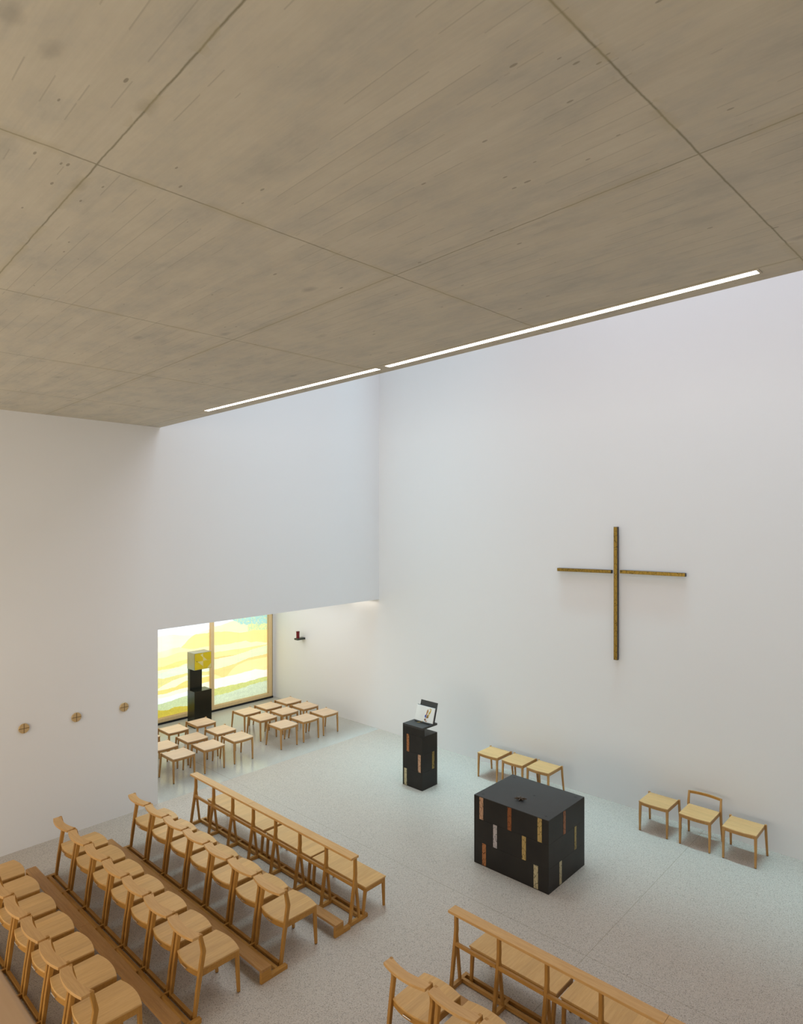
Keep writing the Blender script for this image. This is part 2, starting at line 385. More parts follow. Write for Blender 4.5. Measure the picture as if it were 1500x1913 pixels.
CR = [[(-1.799,2.135),(-1.568,2.165),(-1.346,2.21),(-1.106,2.268),(-.253,2.31)],
[(-1.799,2.001),(-1.421,1.959),(-1.106,1.886),(-.891,1.879),(-.656,1.896),(-.319,1.867)],
[(-1.799,1.656),(-1.421,1.635),(-1.121,1.652),(-.891,1.646),(-.735,1.585),(-.576,1.583),(-.253,1.518)],
[(-1.799,1.477),(-1.346,1.474),(-.983,1.467),(-.576,1.468),(-.253,1.463)],
[(-1.799,1.35),(-1.494,1.347),(-1.242,1.322),(-.968,1.355),(-.656,1.402),(-.253,1.439)],
[(-1.799,1.305),(-1.494,1.315),(-1.272,1.313),(-.968,1.352),(-.656,1.399),(-.253,1.436)],
[(-1.799,1.043),(-1.494,1.069),(-1.197,1.098),(-1.045,1.14),(-.766,1.188),(-.253,1.204)],
[(-1.799,.916),(-1.597,.809),(-1.45,.829),(-1.317,.961),(-1.197,1.033),(-.891,1.115),(-.656,1.111),(-.319,1.118)],
[(-1.799,.801),(-1.421,.81),(-1.045,.823),(-.576,.849),(-.319,.778)],
[(-1.799,.559),(-1.346,.563),(-.891,.557),(-.576,.58),(-.253,.589)],
[(-1.799,.38),(-1.421,.382),(-1.121,.415),(-.576,.472),(-.253,.48)]]
KR = [(253,236,176),(250,222,118),(253,228,176),(251,220,124),(226,190,86),(226,236,176),(247,204,104),(252,230,142),(253,236,222),(206,206,112),(208,216,176)]
def srgb(c): return tuple(((v/255)/12.92 if v/255 <= .04045 else (((v/255)+.055)/1.055)**2.4) for v in c)
def interp(cv, y):
    if y <= cv[0][0]: return cv[0][1] + .12*math.sin((cv[0][0]-y)*2.2)*(.4 if cv[0][1] < .5 else 1)
    if y >= cv[-1][0]: return cv[-1][1]
    for (a, za), (c, zc) in zip(cv, cv[1:]):
        if y <= c: return za + (zc-za)*(y-a)/(c-a)
def paint(y, z, right):
    C, K = (CR, KR) if right else (CL, KL)
    col = Vector(srgb((252,252,250)))
    wig = (noise.noise(Vector((y*7, z*7, 3))))*.012
    for i, (cv, kc) in enumerate(zip(C, K)):
        if z + wig < interp(cv, y): col = Vector(srgb(kc)).lerp(Vector(srgb((254,240,190))), .22 if i < 11 and not (right and i > 8) else .08)
        if right and i == 0 and y > -1.30:
            t = interp([(-1.272,2.234),(-1.106,2.136),(-.891,2.058),(-.797,2.087),(-.64,2.042),(-.319,2.038)], y) + noise.noise(Vector((y*9, z*9, 7)))*.06
            n = noise.noise(Vector((y*30, z*30, 1)))
            if z > t: col = Vector(srgb((172,210,190) if n < .25 else (226,224,160)))
            elif z > 1.86 and y > -.84: col = Vector(srgb((244,228,150) if n > 0.05 else (205,222,160)))
    if not right and z + wig > interp(CL[3], y) and z < interp(CL[0], y) and z + wig > interp(CL[1], y):
        p = noise.noise(Vector((y*2.3, z*1.2, 9))) ; col = col.lerp(Vector(srgb((252,226,206))), max(0, min(.9, .35 + p)))
    n1 = noise.noise(Vector((y*3, z*14, 5))); n2 = noise.noise(Vector((y*40, z*40, 2)))
    f = 1 + .06*n1 + .05*n2
    if z < interp(CL[12] if not right else CR[9], y): f += .10*n2 + .08*noise.noise(Vector((y*12, z*12, 4)))
    band = .94 if (abs(((y+10) % .42) - .05) < .008) else 1    # faint seams of the outer sheet
    return [max(0, min(1, v*f*band)) for v in col]
def glass_mat():
    k = N('painted_glass', .15, spec=.4)
    at = k.n('ShaderNodeVertexColor'); at.layer_name = 'paint'
    tr = k.n('ShaderNodeBsdfTranslucent'); k.l(at.outputs[0], tr.inputs[0])
    gl = k.n('ShaderNodeBsdfGlossy'); gl.inputs['Roughness'].default_value = .05
    mx = k.n('ShaderNodeMixShader'); mx.inputs[0].default_value = .04
    k.l(tr.outputs[0], mx.inputs[1]); k.l(gl.outputs[0], mx.inputs[2])
    k.l(mx.outputs[0], k.t.nodes['Material Output'].inputs[0]); return k.m
M_glass = glass_mat()
for pi, (y0, y1) in enumerate(Ys):
    ny, nz = int((y1-y0)/.0085), int(2.79/.0085)
    me = bpy.data.meshes.new('pane')
    vs = []; z0, z1 = .13, 2.92
    for j in range(nz+1):
        for i in range(ny+1): vs.append((WX-.06, y0+(y1-y0)*i/ny, z0+(z1-z0)*j/nz))
    fs = [(j*(ny+1)+i, j*(ny+1)+i+1, (j+1)*(ny+1)+i+1, (j+1)*(ny+1)+i) for j in range(nz) for i in range(ny)]
    me.from_pydata(vs, [], fs); ca_ = me.color_attributes.new('paint', 'FLOAT_COLOR', 'CORNER')
    buf = []
    for (i0, i1, i2, i3) in fs:
        y = (vs[i0][1]+vs[i1][1])/2; z = (vs[i0][2]+vs[i2][2])/2
        cc = paint(y, z, pi == 2); buf += (cc + [1])*4
    ca_.data.foreach_set('color', buf); me.materials.append(M_glass)
    o = bpy.data.objects.new('pane', me); COL.objects.link(o); o.parent = winr
    o['label'] = 'painted glass pane with yellow, amber and pale green bands like rolling hills'

# recessed light strips along the last ceiling joint
M_led = emit('light_strip_diffuser', (1.0,.97,.93), 9.0)
def strip(p0, p1, label):
    a = Vector(p0); c = Vector(p1); d = (c-a); L = d.length; ang = math.atan2(d.y, d.x)
    t = thing('ceiling_light_strip', label, 'ceiling light', (a.x, a.y, 6.4), ang, 'light strips in the concrete ceiling')
    b = BM(); bx(b, 0, L, -.034, .034, -.004, .0); obj('diffuser', b, M_led, t)
    b = BM(); bx(b, -.015, L+.015, -.040, -.034, -.006, 0); bx(b, -.015, L+.015, .034, .040, -.006, 0); bx(b, -.015, 0, -.034, .034, -.006, 0); bx(b, L, L+.015, -.034, .034, -.006, 0)
    obj('trim_edge', b, M_con, t)
strip((2.08,-5.63,0), (5.70,-5.745,0), 'shorter glowing white light strip in the concrete ceiling, nearer the left wall')
strip((5.84,-5.755,0), (9.32,-5.945,0), 'longer glowing white light strip in the concrete ceiling, on the right')

# ------------------------------------------------------------------ furniture builders
def arc(p, q, sag, n=10):
    """points from p to q bulging sideways (left of p->q) by sag"""
    p, q = Vector(p), Vector(q); d = q-p; nrm = Vector((-d.y, d.x)).normalized(); out = []
    for i in range(n+1):
        t = i/n; out.append(tuple(p + d*t + nrm*sag*4*t*(1-t)))
    return out
def make_chair():
    t = thing('stacking_chair', '', 'chair', group='wooden chairs linked in rows')
    # seat board: straight sides, bowed front and back
    fr = arc((.222,.222), (-.222,.222), -.035)
    re = arc((-.212,-.225), (.212,-.225), -.035)
    ol = fr + re
    b = BM(); slab(b, ol[::-1], .432, .452, .004); obj('seat', b, M_seatY, t)
    b = BM()                                                    # aprons under the seat
    for pts in (arc((.217,.218), (-.217,.218), -.035), arc((-.207,-.221), (.207,-.221), -.035)):
        sgn = 1 if pts[0][1] > 0 else -1
        inner = [(x, y - sgn*.022) for x, y in pts]
        ring = pts + inner[::-1]
        for k_ in range(len(pts)-1):
            q = [pts[k_], pts[k_+1], inner[k_+1], inner[k_]]
            prism(b, [[(x,y,.378) for x,y in q], [(x,y,.434) for x,y in q]])
    for s in (-1, 1): bx(b, s*.208-.011, s*.208+.011, -.218, .216, .378, .434)
    obj('apron', b, M_rail, t)
    for s in (-1, 1):
        b = BM(); leg(b, [(s*.228,-.285,.008,.032,.034), (s*.231,-.245,.30,.034,.042), (s*.233,-.207,.53,.034,.046), (s*.233,-.190,.625,.034,.047), (s*.233,-.194,.655,.034,.045), (s*.233,-.226,.805,.034,.034)])
        l = obj('leg', b, M_leg, t); l['label'] = 'rear leg rising to the backrest'
        b = BM(); leg(b, [(s*.228,-.286,0,.026,.028), (s*.228,-.286,.009,.028,.030)]); obj('foot_pad', b, M_rub, l)
        b = BM(); leg(b, [(s*.207,.222,.008,.028,.030), (s*.206,.212,.20,.033,.036), (s*.205,.202,.436,.036,.040)])
        l = obj('leg', b, M_leg, t)
        b = BM(); leg(b, [(s*.207,.222,0,.023,.025), (s*.207,.222,.009,.025,.027)]); obj('foot_pad', b, M_rub, l)
    # broad crescent backrest board, lying flat
    ol = arc((.247,-.205), (-.247,-.205), .048, 14) + arc((-.247,-.312), (.247,-.312), -.042, 14)
    b = BM(); slab(b, ol[::-1], .780, .808, .003); obj('backrest', b, M_backb, t)
    for s in (-1, 1):
        b = BM(); bx(b, s*.233-.014, s*.233+.014, -.236, -.210, .806, .8087); obj('tenon', b, M_leg, t)
    b = BM(); tube(b, [(-.045,-.245,.413),(-.045,-.272,.413),(.045,-.272,.413),(.045,-.245,.413)], .0042)
    h = obj('link_hook', b, M_chr, t); h['label'] = 'small steel linking hook under the rear seat edge'
    return t
chair0 = make_chair()
XS = [1.399 + .5277*i for i in range(7)]
ORD = ['first', 'second', 'third', 'fourth', 'fifth', 'sixth', 'seventh']
YROW = {'B': -6.04, 'C': -7.055, 'D': -8.07}
ROWN = {'B': 'linked row right behind the long rail of the front pews', 'C': 'middle linked row of the left block', 'D': 'rearmost visible row of the left block, at the left picture edge'}
used = False
def place(x, y, lab, grp):
    global used
    if not used:
        chair0.location = (x, y, 0); chair0['label'] = lab; chair0['group'] = grp; used = True; return
    dup(chair0, (x, y, 0), 0, lab, grp)
for r in 'BCD':
    rt = {'B':'row just behind the pew rail', 'C':'middle chair row', 'D':'nearest chair row'}[r]
    for i, x in enumerate(XS):
        if i == 0: lab = 'curved-back oak chair at the left wall end of the ' + rt
        elif i == 6: lab = 'curved-back oak chair at the aisle end of the ' + rt
        elif i == 3: lab = 'curved-back oak chair, centre of seven in the ' + rt
        elif i < 3: lab = 'curved-back oak chair, ' + ORD[i] + ' from the left wall, ' + rt
        else: lab = 'curved-back oak chair, ' + ORD[6-i] + ' from the aisle, ' + rt + ', left'
        place(x, YROW[r], lab, {'B':'chairs in the row behind the pew rail','C':'chairs in the middle left row','D':'chairs in the nearest left row'}[r])
for i in range(3):
    place(6.617+.5277*i, -6.04, ['oak chair with curved back board at the aisle end of the right block, bottom centre',
        'second oak chair of the right block, its back board overlapping the aisle-end chair',
        'third oak chair of the right block, cut off by the bottom picture edge'][i], 'chairs in the right block')

def make_kneeler(name, x0, x1, y0, bays, label, aframe=False, xb=None):
    """y0 = y of the chair row's rear feet line; long kneeling plank + base frame on the floor"""
    t = thing(name, label, 'kneeler', ((x0+x1)/2, y0, 0), 0, 'kneelers along the rows'); cx = (x0+x1)/2; H = (x1-x0)/2
    mid = (-H + H*.0)  
    b = BM()
    segs = [(-H, -H + (x1-x0)*.46), (-H + (x1-x0)*.46 + .002, H)]
    for i, (a, c) in enumerate(segs):
        b = BM(); bx(b, a, c, -.300, -.175, .118, .146, .003); obj('kneeling_board', b, M_kneel, t)
    for x in [-H, H-.035] + [-H + (x1-x0)*i/4 - .018 for i in (1, 2, 3)]:
        b = BM(); bx(b, x, x+.035, -.300, -.175, .0, .118, .002); obj('kneeler_support', b, M_railY, t)
    xs_ = bays[0]-.5277-.040-cx
    for x in (xs_, H-.05):
        b = BM(); bx(b, x, x+.05, -.175, .035, 0, .045, .003); obj('end_sleeper', b, M_railY, t)
    # cross pieces at every joint between seats
    for xc in bays:
        b = BM(); bx(b, xc-cx-.012, xc-cx+.012, -.176, .012, .006, .0475); obj('cross_piece', b, M_railY, t)
    b = BM(); bx(b, xs_+.05, H-.05, -.088, -.055, .006, .045, .003); obj('runner', b, M_rail, t)
    for xc in ([bays[0]-.2638] + [q+.2638 for q in bays]):
        b = BM(); bx(b, xc-cx-.206, xc-cx+.206, -.022, .012, .008, .047, .003); obj('front_runner', b, M_rail, t)
    return t
bays = [XS[0] + .5277*(i+.5) for i in range(6)]
make_kneeler('kneeler', .93, 4.865, -6.32, bays, 'long low kneeling board and floor frame behind the chair row nearest the pew rail')
make_kneeler('kneeler', .93, 4.865, -7.335, bays, 'long low oak kneeling board with floor frame behind the middle chair row')
make_kneeler('kneeler', .93, 4.865, -8.35, bays, 'oak floor frame and kneeling board behind the nearest chair row, bottom left corner')
make_kneeler('kneeler', 6.31, 8.35, -6.32, [6.617+.5277*(i+.5) for i in range(3)], 'oak floor frame behind the right block chairs, mostly below the bottom picture edge')

def make_pew_rail(x0, x1, feet, joint, label, left=True):
    """A-frame stands carrying a flat book rail, on a floor frame with a kneeling board"""
    t = thing('pew_rail', label, 'pew rail', ((x0+x1)/2, -5.27, 0), 0, 'A-frame pew rails'); cx = (x0+x1)/2
    for a, c in ((x0, joint-.001), (joint+.001, x1)):
        b = BM(); bx(b, a-cx, c-cx, -.075, .047, .778, .806, .003); obj('top_rail', b, M_backb, t)
    yo = 5.27
    for fx in feet:
        x = fx - cx
        b = BM()
        leg(b, [(x,-.075,.046,.034,.034),(x,-.035,.30,.034,.040),(x,.000,.50,.034,.044),(x,.010,.58,.034,.044),(x,.008,.78,.034,.036)])
        u = obj('upright', b, M_leg, t)
        b = BM(); leg(b, [(x,.070,.046,.030,.030),(x,.040,.30,.032,.030),(x,.012,.545,.032,.026)])
        obj('brace', b, M_leg, u)
        b = BM(); bx(b, x-.02, x+.02, -.10, .20, .002, .046, .003); obj('sleeper', b, M_railY, t)
    for a, c in zip(feet, feet[1:]):
        b = BM(); bx(b, a-cx+.017, c-cx-.017, -.030, -.004, .440, .478, .003); obj('middle_rail', b, M_rail, t)
        b = BM(); bx(b, a-cx+.02, c-cx-.02, .085, .118, .006, .046, .003); obj('runner', b, M_rail, t)
        b = BM(); bx(b, a-cx+.02, c-cx-.02, .165, .197, .006, .046, .003); obj('runner', b, M_rail, t)
    X0, X1 = x0-.03, x1+.02
    mid = (X0+X1)/2
    for a, c in ((X0, joint-.001), (joint+.001, X1)):
        b = BM(); bx(b, a-cx, c-cx, -.340, -.215, .118, .146, .003); obj('kneeling_board', b, M_kneel, t)
    for x in (X0-cx, X1-cx-.035, mid-cx):
        b = BM(); bx(b, x, x+.035, -.340, -.215, 0, .118, .002); obj('kneeler_support', b, M_railY, t)
    xe = (X1 if left else X0)-cx
    b = BM(); bx(b, xe-(.05 if left else 0), xe+(0 if left else .05), -.216, -.105, 0, .046, .003); obj('end_sleeper', b, M_railY, t)
    return t
LF = [1.134 + .5277*i for i in range(8)]
RF = [6.353 + .5277*i for i in range(8)]
make_pew_rail(1.10, 4.85, LF, 2.70, 'long A-frame pew rail with flat oak top, in front of the left chair rows')
make_pew_rail(6.31, 10.08, RF, 8.50, 'long A-frame pew rail with flat oak top, running off the bottom right edge', False)
def make_bench(x0, x1, label, rz0=0.0):
    t = thing('bench', label, 'bench', ((x0+x1)/2, -4.945, 0), 0, 'low benches before the pew rails'); H = (x1-x0)/2
    b = BM(); slab(b, [(-H,-.175),(H,-.175),(H,.175),(-H,.175)], .360, .380, .003); obj('seat', b, M_seatY, t)
    b = BM()
    for y in (-.165,.145): bx(b, -H+.02, H-.02, y, y+.02, .312, .361, .002)
    for x in (-H+.004, H-.024): bx(b, x, x+.02, -.16, .16, .312, .361, .002)
    obj('apron', b, M_rail, t)
    for sx in (-1, 1):
        b = BM(); leg(b, [(sx*(H-.035),-.185,rz0 if sx > 0 else 0,.030,.030),(sx*(H-.028),-.150,.362,.036,.040)]); obj('leg', b, M_leg, t)
        b = BM(); leg(b, [(sx*(H-.035),.175,.0,.028,.028),(sx*(H-.024),.152,.362,.036,.040)]); obj('leg', b, M_leg, t)
    return t
make_bench(1.237, 2.752, 'longest low oak bench of the left block, nearest the left wall')
make_bench(2.819, 3.815, 'low oak bench in the middle of the three left benches')
make_bench(3.850, 4.860, 'low oak bench of the left block at the centre aisle', .047)
make_bench(6.413, 7.423, 'low oak bench of the right block at the centre aisle')
make_bench(7.466, 8.46, 'second low oak bench of the right block, behind the rail near the bottom edge')
make_bench(8.50, 10.05, 'third low oak bench of the right block, barely inside the bottom edge')

def make_stool(seatm, legm, back=False):
    t = thing('low_back_chair' if back else 'stool', '', 'chair' if back else 'stool')
    fr = arc((.222,.235), (-.222,.235), -.022)      # bowed front edge
    ol = fr + [(-.222,-.205), (.222,-.205)]
    b = BM(); slab(b, ol[::-1], .440, .457, .003); obj('seat', b, seatm, t)
    b = BM()
    pts = arc((.205,.222), (-.205,.222), -.020)
    inner = [(x, y-.022) for x, y in pts]
    for k_ in range(len(pts)-1):
        q = [pts[k_], pts[k_+1], inner[k_+1], inner[k_]]
        prism(b, [[(x,y,.398) for x,y in q], [(x,y,.442) for x,y in q]])
    for s in (-1,1): bx(b, s*.211-.011, s*.211+.011, -.205, .215, .398, .442, .002)
    bx(b, -.205, .205, -.205, -.185, .398, .442, .002)
    obj('apron', b, M_rail if legm is M_leg else legm, t)
    for s in (-1, 1):
        b = BM(); leg(b, [(s*.207,.222,.008,.026,.026),(s*.208,.215,.22,.032,.032),(s*.205,.208,.442,.036,.036)])
        l = obj('leg', b, legm, t)
        b = BM(); leg(b, [(s*.207,.222,0,.022,.022),(s*.207,.222,.009,.024,.024)]); obj('foot_pad', b, M_rub, l)
        b = BM()
        if back: leg(b, [(s*.242,-.262,.008,.026,.026),(s*.234,-.225,.30,.032,.034),(s*.232,-.213,.47,.032,.034),(s*.230,-.238,.635,.026,.028)])
        else: leg(b, [(s*.242,-.262,.008,.026,.026),(s*.234,-.225,.30,.032,.032),(s*.232,-.212,.462,.030,.032)])
        l = obj('leg', b, legm, t)
        b = BM(); leg(b, [(s*.242,-.263,0,.022,.022),(s*.242,-.263,.009,.024,.024)]); obj('foot_pad', b, M_rub, l)
    if back:
        pts = arc((-.243,-.230), (.243,-.230), -.045, 12); inner = [(x, y-.022) for x, y in pts]
        b = BM()
        for k_ in range(len(pts)-1):
            q = [pts[k_], pts[k_+1], inner[k_+1], inner[k_]]
            prism(b, [[(x,y,.606) for x,y in q], [(x,y,.642) for x,y in q]])
        obj('backrest', b, M_leg, t)
    return t
# stools and low chair along the altar wall (backs to the wall)
PI = math.pi
s0 = make_stool(M_stoolw, M_stleg)
wl = [(3.515,'pale oak stool at the altar wall, left of three behind the black altar'),
      (4.055,'pale oak stool at the altar wall, middle of three behind the black altar'),
      (4.575,'pale oak stool at the altar wall, right of three behind the black altar'),
      (6.595,'oak stool at the altar wall, left of the low-backed chair'),
      (7.80,'oak stool at the altar wall, right of the low-backed chair')]
for i, (x, l) in enumerate(wl):
    if i == 0: s0.location = (x,-.455,0); s0.rotation_euler.z = PI; s0['label'] = l; s0['group'] = 'stools along the altar wall'
    else: dup(s0, (x,-.455,0), PI, l, 'stools along the altar wall')
cb = make_stool(M_stoolw, M_stleg, True); cb.location = (7.20,-.455,0); cb.rotation_euler.z = PI
cb['label'] = 'oak chair with low bow back standing between two stools at the wall'
# chapel stools: 2 blocks of 3 x 3, seats towards the church
s1 = make_stool(M_stool, M_stleg); first = True
AX, AY = {0:-.79, 1:-1.43, 2:-2.19}, [-4.53,-3.905,-3.25]
BX, BY = {0:-.79, 1:-1.53, 2:-2.15}, [-2.135,-1.54,-.955]
rowt = ['front', 'middle', 'back']
cl = ['left', 'centre', 'right']
for blk, (DX, DY) in (('left block', (AX, AY)), ('right block', (BX, BY))):
    for r in range(3):
        for c in range(3):
            lab = 'pale oak chapel stool, %s of the %s row, %s of nine' % (cl[c], rowt[r], blk)
            loc = (DX[r] + random.uniform(-.012,.012), DY[c] + random.uniform(-.012,.012), 0); rz = -PI/2 + random.uniform(-.015,.015)
            if first: s1.location = loc; s1.rotation_euler.z = rz; s1['label'] = lab; s1['group'] = 'stools in the side chapel'; first = False
            else: dup(s1, loc, rz, lab, 'stools in the side chapel')

# ------------------------------------------------------------------ altar
AX0, AX1, AY0, AY1 = 5.05, 6.23, -3.18, -2.20
M_cop = inlay('copper_inlay', (.52,.22,.09)); M_red = inlay('red_copper_inlay', (.34,.125,.05)); M_ros = inlay('rose_copper_inlay', (.66,.40,.26))
M_bra = inlay('brass_inlay', (.55,.39,.15)); M_pal = inlay('pale_brass_inlay', (.62,.53,.33)); M_sil = inlay('silver_inlay', (.60,.54,.54)); M_cg = inlay('aged_brass_inlay', (.36,.25,.08))
alt = thing('altar', 'large black block altar with vertical metal inlays, standing before the cross wall', 'altar', ((AX0+AX1)/2,(AY0+AY1)/2,0))
hx, hy = (AX1-AX0)/2, (AY1-AY0)/2
def tier_block(par, hx, hy, zs, mat):
    b = BM()
    for z0, z1 in zs: bx(b, -hx, hx, -hy, hy, z0+.0007, z1-.0007, .0018)
    bx(b, -hx+.004, hx-.004, -hy+.004, hy-.004, zs[0][0]+.01, zs[-1][1]-.01)
    return obj('body', b, mat, par)
tier_block(alt, hx, hy, [(0,.316),(.316,.634),(.634,.945)], M_bstone)
b = BM(); bx(b, -hx, hx, -hy, hy, .9445, .952, .002); obj('top_plate', b, M_btop, alt)
def inl(par, face, a0, a1, z0, z1, mat, hx, hy, cx, cy, lab):
    b = BM()
    if face == 'front': bx(b, a0-cx, a1-cx, -hy-.0025, -hy+.004, z0, z1)
    else: bx(b, hx-.004, hx+.0025, a0-cy, a1-cy, z0, z1)
    o = obj('inlay', b, mat, par); o['label'] = lab
cx, cy = (AX0+AX1)/2, (AY0+AY1)/2
for f, a0, a1, z0, z1, m, l in [('front',5.143,5.207,.636,.943,M_ros,'rose-coloured cracked metal inlay'),('front',5.606,5.667,.636,.943,M_red,'dark copper cracked inlay'),
    ('front',6.068,6.131,.636,.943,M_bra,'brass cracked inlay'),('front',5.374,5.435,.320,.632,M_sil,'silvery cracked inlay'),('front',5.833,5.894,.320,.632,M_bra,'brass cracked inlay'),
    ('front',5.191,5.253,.012,.314,M_cop,'bright copper inlay'),('front',6.011,6.075,.012,.314,M_pal,'pale brass inlay'),
    ('side',-2.801,-2.738,.636,.943,M_red,'dark copper inlay'),('side',-2.492,-2.438,.320,.632,M_cg,'aged brass inlay'),('side',-2.902,-2.843,.012,.314,M_pal,'pale brass inlay')]:
    inl(alt, f, a0, a1, z0, z1, m, hx, hy, cx, cy, l)
for x, y in ((-hx+.09,-hy+.09),(hx-.09,-hy+.09),(-hx+.09,hy-.09),(hx-.09,hy-.09),(.055,.05)):
    b = BM(); bx(b, x-.022, x+.022, y-.002, y+.002, .9515, .9524); bx(b, x-.002, x+.002, y-.022, y+.022, .9515, .9524)
    o = obj('engraved_cross', b, M_dark, alt); 
# small star-shaped bronze piece on the altar
st = thing('bronze_ornament', 'small dark bronze ornament of crossed pointed pieces lying on the altar top', 'ornament', (5.63,-2.89,.952), .5)
b = BM()
for ang, L, tz in ((0,.085,.02),(.85,.07,.012),(1.75,.06,.03),(2.6,.075,.016),(3.5,.095,.028),(4.35,.06,.010),(5.3,.07,.022)):
    c, s = math.cos(ang), math.sin(ang); n = (-s, c)
    pts = [[(0+n[0]*w_, n[1]*w_, h) for w_, h in ((-.012,.008),(.012,.008),(.008,.034),(-.008,.034))],
           [(c*L*.55+n[0]*w_, s*L*.55+n[1]*w_, h+tz*.5) for w_, h in ((-.013,.004),(.013,.004),(.006,.022),(-.006,.022))],
           [(c*L+n[0]*w_, s*L+n[1]*w_, h+tz) for w_, h in ((-.003,.000),(.003,.000),(.002,.006),(-.002,.006))]]
    prism(b, pts)
obj('pointed_arms', b, M_brz, st)
b = BM(); lathe(b, [(.014,0),(.020,.008),(.016,.03),(.006,.040)], 12); obj('hub', b, M_brz, st)

# ------------------------------------------------------------------ lectern
lec = thing('lectern', 'tall black block lectern with a slotted top and metal inlays, left of the altar', 'lectern', (2.735,-1.69,0))
lx, ly = .235, .21
b = BM()
for z0, z1 in ((0,.316),(.316,.636),(.636,.955)): bx(b, -lx, lx, -ly, ly, z0+.001, z1-.001, .002)
bx(b, -lx+.003, lx-.003, -ly+.003, ly-.003, .01, .95)
bx(b, -lx, lx, -ly, -ly+.065, .956, 1.083, .002)
obj('body', b, M_bstone, lec)
b = BM(); bx(b, -lx, lx, -ly, ly, 1.082, 1.118, .002); obj('top_plate', b, M_btop, lec)
for f, a0, a1, z0, z1, m, l in [('front',2.599,2.659,.630,.945,M_cop,'copper inlay'),('front',2.872,2.937,.318,.632,M_ros,'rose-coloured inlay'),('front',2.537,2.600,.008,.312,M_pal,'pale brass inlay'),
    ('side',-1.63,-1.567,.320,.632,M_cg,'aged brass inlay')]:
    inl(lec, f, a0, a1, z0, z1, m, lx, ly, 2.735, -1.69, l)
# book rest and open book: lean back towards +y
bs = thing('book_stand', 'black leaning plate book stand on top of the lectern', 'book stand', (2.76,-1.60,1.118), 0)
tilt = R(16)
def lean(bm, piv=(0,-.05,.0), a=-tilt):
    bmesh.ops.rotate(bm, cent=piv, matrix=Matrix.Rotation(a, 3, 'X'), verts=bm.verts)
b = BM(); bx(b, -.185, .215, .022, .030, .008, .395, .001); lean(b); obj('rest_plate', b, M_btop, bs)
b = BM(); bx(b, -.17, .19, -.075, .06, 0, .006); bx(b, -.17, .19, -.078, -.070, 0, .018); obj('base_plate', b, M_btop, bs)
bk = thing('open_book', 'open white-paged book with a painted picture, propped on the lectern', 'book', (2.745,-1.60,1.127), 0)
M_page = plain('paper', (.78,.75,.70), .7, 0, .3, .03, 60); M_block = plain('page_block', (.70,.60,.46), .8, 0, .2, .15, 200); M_cover = plain('dark_cover', (.035,.037,.045), .5)
def leaf(side):
    """curved page block, side -1 left, +1 right; local coordinates u across, z up"""
    b = BM(); W, Hh, n = .215, .285, 12
    prof = []
    for i in range(n+1):
        t = i/n; prof.append((side*W*t, -.006 - .030*math.sin(math.pi*min(1, t*1.05))*(1-.35*t) - .006))
    front = [(x, y) for x, y in prof]; back = [(x*1.0, .010 if i else .004) for i, (x, y) in enumerate(prof)]
    ring = front + back[::-1]
    prism(b, [[(x, y, .012) for x, y in ring], [(x, y, Hh) for x, y in ring]])
    lean(b); return b
for s in (-1, 1):
    o = obj('page_block', leaf(s), M_page, bk); o['label'] = 'cream left page block' if s < 0 else 'cream right page block with the picture'
b = BM(); bx(b, -.222, .222, .0105, .0150, .004, .294, .001); lean(b); obj('cover', b, M_cover, bk)
# the picture: abstract patches of gold, blue and brown on the right page, following the curve
def patch(cx_, cz_, rx, rz, rot=0, n=12, lift=.0016):
    b = BM(); ring = []
    for i in range(n):
        a = 2*PI*i/n; rr = 1 + .18*math.sin(3*a+cx_*90)
        u = cx_ + rr*(rx*math.cos(a)*math.cos(rot) - rz*math.sin(a)*math.sin(rot)); z = cz_ + rr*(rx*math.cos(a)*math.sin(rot) + rz*math.sin(a)*math.cos(rot))
        t = min(1, max(0, u/.215)); y = -.012 - .030*math.sin(PI*min(1, t*1.05))*(1-.35*t)
        ring.append((u, y, z))
    prism(b, [[(x, y-lift, z) for x, y, z in ring], [(x, y+.0006, z) for x, y, z in ring]]); lean(b); return b
for (u, z, rx, rz, ro, c, l) in ((.118,.215,.036,.050,-.25,(.55,.36,.04),'gold patch'),(.076,.19,.020,.056,-.3,(.40,.16,.05),'brown patch'),(.100,.205,.013,.04,-.2,(.85,.80,.72),'white patch'),
        (.046,.118,.022,.034,-.35,(.02,.05,.28),'blue patch'),(.095,.115,.024,.034,-.2,(.24,.13,.05),'brown patch'),(.045,.055,.024,.020,0,(.22,.09,.04),'brown patch'),
        (.085,.055,.018,.022,.2,(.72,.66,.62),'pale patch'),(.118,.140,.012,.030,-.2,(.60,.45,.15),'ochre patch'),(.080,.030,.022,.008,.1,(.45,.20,.10),'rust patch')):
    o = obj('picture', patch(u, z, rx, rz, ro), plain('paint_'+l.replace(' ', '_'), c, .6, 0, .3, .3, 60), bk); o['label'] = l + ' of the picture'
b = BM(); tube(b, [(0,-.035,.022),(-.004,-.060,.006),(-.020,-.085,.003),(-.035,-.105,.004),(-.050,-.125,.003)], .0035, 6)
o = obj('ribbon', b, plain('gold_ribbon', (.62,.40,.09), .5), bk); o['label'] = 'golden ribbon marker'

